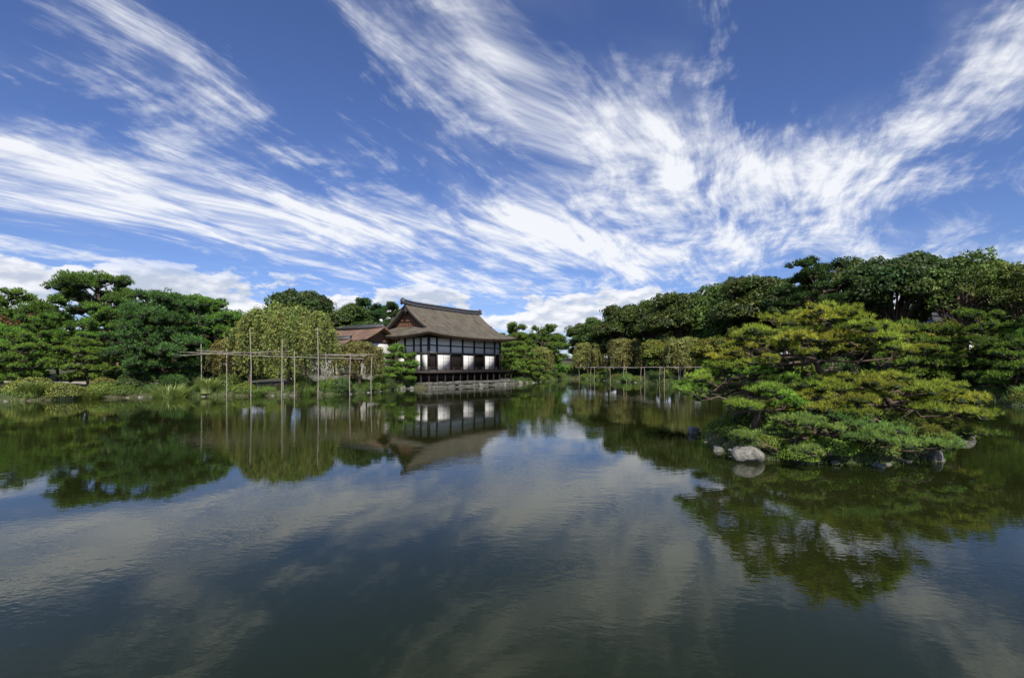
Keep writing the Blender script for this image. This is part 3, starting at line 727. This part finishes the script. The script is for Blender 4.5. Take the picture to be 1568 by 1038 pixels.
def rp(n_,x0,x1,y0,y1,z0,z1,r0,r1,seed,dome=None):
    q=random.Random(seed); L=[]
    tries=0
    while len(L)<n_ and tries<4000:
        tries+=1
        x_,y_,z_,r_=q.uniform(x0,x1),q.uniform(y0,y1),q.uniform(z0,z1),q.uniform(r0,r1)
        if dome:
            e=((x_-dome[0])/dome[2])**2+((y_-dome[1])/dome[3])**2
            if e>1: continue
            z_=z0+(z1-z0)*math.sqrt(1-e)*(q.uniform(.55,1) if q.random()<.5 else q.uniform(.92,1))
        if all((x_-a)**2+(y_-b)**2+((z_-c)*2.2)**2>(.62*(r_+d))**2 for a,b,c,d in L): L.append((x_,y_,z_,r_))
    return L
island_pine('island_pine_tree',(8.6,13.6,.2),[(8.3,13.5,1.0),(8.7,13.3,1.8),(8.1,13.1,2.5),(8.4,13.0,3.3)],
  rp(36,5.9,10.6,11.6,15.2,2.1,3.85,.34,.60,1,(8.3,13.2,2.4,1.9)),(.165,.185,.022),81)
island_pine('island_pine_tree',(6.8,13.3,.2),[(6.6,13.1,.9),(6.3,13.0,1.5),(6.1,13.0,2.2)],
  rp(28,4.6,7.4,12.0,15.2,.7,2.45,.30,.52,2,(6.25,13.6,1.6,1.7)),(.125,.17,.022),82)
island_pine('island_pine_tree',(9.2,12.6,.2),[(9.4,12.4,.8),(9.6,12.2,1.2),(9.3,12.2,1.6)],
  rp(38,7.0,11.3,11.1,14.4,.85,2.0,.34,.58,3,(9.3,12.5,2.35,1.8)),(.15,.17,.022),83)
island_pine('island_pine_tree',(12.0,14.6,.2),[(12.1,14.4,.8),(11.9,14.3,1.4)],
  rp(22,10.6,13.5,13.1,16.4,.5,1.85,.33,.50,5,(12.0,14.8,1.5,1.6)),(.18,.165,.020),85)
island_pine('island_pine_tree',(7.8,11.8,.2),[(7.6,11.4,.5),(7.0,11.2,.7),(6.5,11.2,.85)],
  rp(30,5.1,9.8,9.9,12.4,.25,1.05,.28,.46,4,(7.5,11.1,2.4,1.2)),(.095,.15,.034),84)
island_pine('island_pine_tree',(9.6,12.0,.2),[(9.9,11.6,.5),(10.3,11.8,.7)],
  rp(18,8.6,11.4,10.7,13.4,.25,.95,.28,.42,6,(10.0,11.9,1.6,1.3)),(.115,.15,.030),86)

# ------------------------------------------------------------------ trellises
def trellis(name,posts,rails):
    mb=MB()
    for x_,y_,z0,z1 in posts:
        mb.tube([(x_,y_,z0),(x_+random.uniform(-.06,.06),y_,(z0+z1)/2),(x_+random.uniform(-.08,.08),y_,z1)],.036,6)
    for a,b_ in rails:
        a=np.array(a);b2_=np.array(b_); mb.tube([a,(a+b2_)/2+[0,0,random.uniform(-.12,.05)],b2_],.026,6)
    return obj(name,mb.mesh(name,[M_bamboo],True))
posts=[(-18.7,34.6,-.8,4.9),(-16.4,34.4,-.8,4.1),(-15.5,34.4,-.8,3.3),(-13.9,34.6,-.8,5.0),(-21,35.6,-.4,3.5),(-23.5,36.6,.3,3.9),(-12.2,36.4,-.8,3.2),(-11.2,38.5,-.8,3.2),(-17.5,37,0.2,3.3),(-20.5,38,.3,3.4),(-14.6,38,.3,3.3)]
rails=[((-24,34.9,3.25),(-10.8,35.2,2.75)),((-23.6,36.2,3.4),(-11,36.6,3.0)),((-23.2,37.8,3.3),(-11,38.4,3.15)),((-24.2,35.3,3.0),(-16,34.9,3.3)),
       ((-23.4,34.3,3.22),(-23.2,38.6,3.32)),((-21,34,3.22),(-21,38.6,3.3)),((-18.7,34,3.2),(-18.7,38.6,3.3)),((-16.4,34,3.15),(-16.4,38.6,3.2)),((-13.9,34,3.0),(-13.9,38.8,3.2)),((-11.6,34.6,2.85),(-11.4,39,3.15))]
trellis('bamboo_trellis',posts,rails)
posts=[];rails=[]
for x_,y_ in ((10.8,78),(12.6,74),(14.0,69),(15.2,64),(16.2,59),(17.0,54),(17.4,50.5)):
    posts+= [(x_,y_,-.8,2.1),(x_+2,y_+.6,-.2,2.2)]; rails.append(((x_-.6,y_-.2,2.05),(x_+2.8,y_+.8,2.15)))
for o_ in (0,1,2): rails+= [((10.6+o_,78.5,2.1),(15.2+o_,64,2.1)),((15.2+o_,64,2.1),(17.6+o_,49.5,2.1))]
trellis('bamboo_trellis',posts,rails)

# ------------------------------------------------------------------ people
def person(name,loc,rz,top,bottom):
    e=empty(name,loc,rz)
    J={'pel':(0,0,.95,.15),'wa':(0,.01,1.1,.13),'ch':(0,0,1.32,.155),'ne':(0,.01,1.47,.06),'hd0':(0,-.01,1.53,.055),
       'sl':(.17,0,1.40,.065),'el':(.24,-.02,1.14,.045),'wl':(.22,-.14,.93,.032),'hl':(.22,-.17,.86,.035),
       'sr':(-.17,0,1.40,.065),'er':(-.25,.03,1.14,.045),'wr':(-.26,-.06,.90,.032),'hr':(-.26,-.09,.82,.035),
       'tl':(.10,0,.88,.095),'kl':(.12,-.06,.48,.062),'al':(.12,.02,.09,.042),'fl':(.13,-.15,.04,.04),
       'tr':(-.10,0,.88,.095),'kr':(-.12,.02,.48,.062),'ar':(-.12,.10,.09,.042),'fr':(-.13,-.06,.04,.04)}
    E=[('pel','wa'),('wa','ch'),('ch','ne'),('ne','hd0'),('ch','sl'),('sl','el'),('el','wl'),('wl','hl'),('ch','sr'),('sr','er'),('er','wr'),('wr','hr'),
       ('pel','tl'),('tl','kl'),('kl','al'),('al','fl'),('pel','tr'),('tr','kr'),('kr','ar'),('ar','fr')]
    ks=list(J); me=bpy.data.meshes.new('body'); me.from_pydata([J[k][:3] for k in ks],[(ks.index(a),ks.index(b_)) for a,b_ in E],[])
    o=bpy.data.objects.new('body',me); COL.objects.link(o)
    m=o.modifiers.new('s','SKIN'); 
    for i,k in enumerate(ks):
        sv=me.skin_vertices[0].data[i]; sv.radius=(J[k][3],J[k][3]*(.8 if k in('pel','wa','ch') else 1)); sv.use_root=(i==0)
    s2=o.modifiers.new('ss','SUBSURF'); s2.levels=1; s2.render_levels=1
    dg=bpy.context.evaluated_depsgraph_get(); me2=bpy.data.meshes.new_from_object(o.evaluated_get(dg)); bpy.data.objects.remove(o)
    me2.materials.clear()
    for mm in (M_skin,top,bottom,M_hair): me2.materials.append(mm)
    for p in me2.polygons:
        c=p.center; p.use_smooth=True
        p.material_index= 3 if c.z<.09 else (0 if c.z>1.47 or (abs(c.x)>.18 and c.z<.93) else (2 if c.z<.98 and abs(c.x)<.2 else 1))
    obj('body',me2,parent=e)
    hb=MB(); v,f_=I3; hv=v*np.array([.075,.092,.115]); hv[:,1]-=np.where(hv[:,2]<-.03,.01,0)
    hb.add(hv+[0,-.015,1.62],f_,mat=0); 
    lump(hb,(0,-.108,1.61),(.013,.02,.022),.02,0,I1)
    for s_ in (-1,1): lump(hb,(s_*.078,-.005,1.615),(.012,.02,.03),.02,0,I1); lump(hb,(s_*.03,-.098,1.635),(.012,.008,.007),.01,1,I1)
    lump(hb,(0,-.1,1.565),(.022,.008,.006),.01,2,I1)
    hv2=v*np.array([.085,.10,.12]); hv2[:,1]=np.where((hv2[:,1]<-.03)&(hv2[:,2]<.05),-.03,hv2[:,1])
    hb.add(hv2+[0,.005,1.635],f_,mat=1)
    obj('head',hb.mesh('head',[M_skin,M_hair,M_cr],True),parent=e); return e
person('person_in_white_shirt',(-33.4,39.6,gz(-33.4,39.6)+.03),2.6,M_cw,M_ck)
person('person_in_dark_jacket',(-32.6,40.0,gz(-32.6,40.0)+.03),.6,M_ck,M_ck)
person('person_in_red_jacket',(29.2,33.0,gz(29.2,33.0)),.3,M_cr,M_ck)
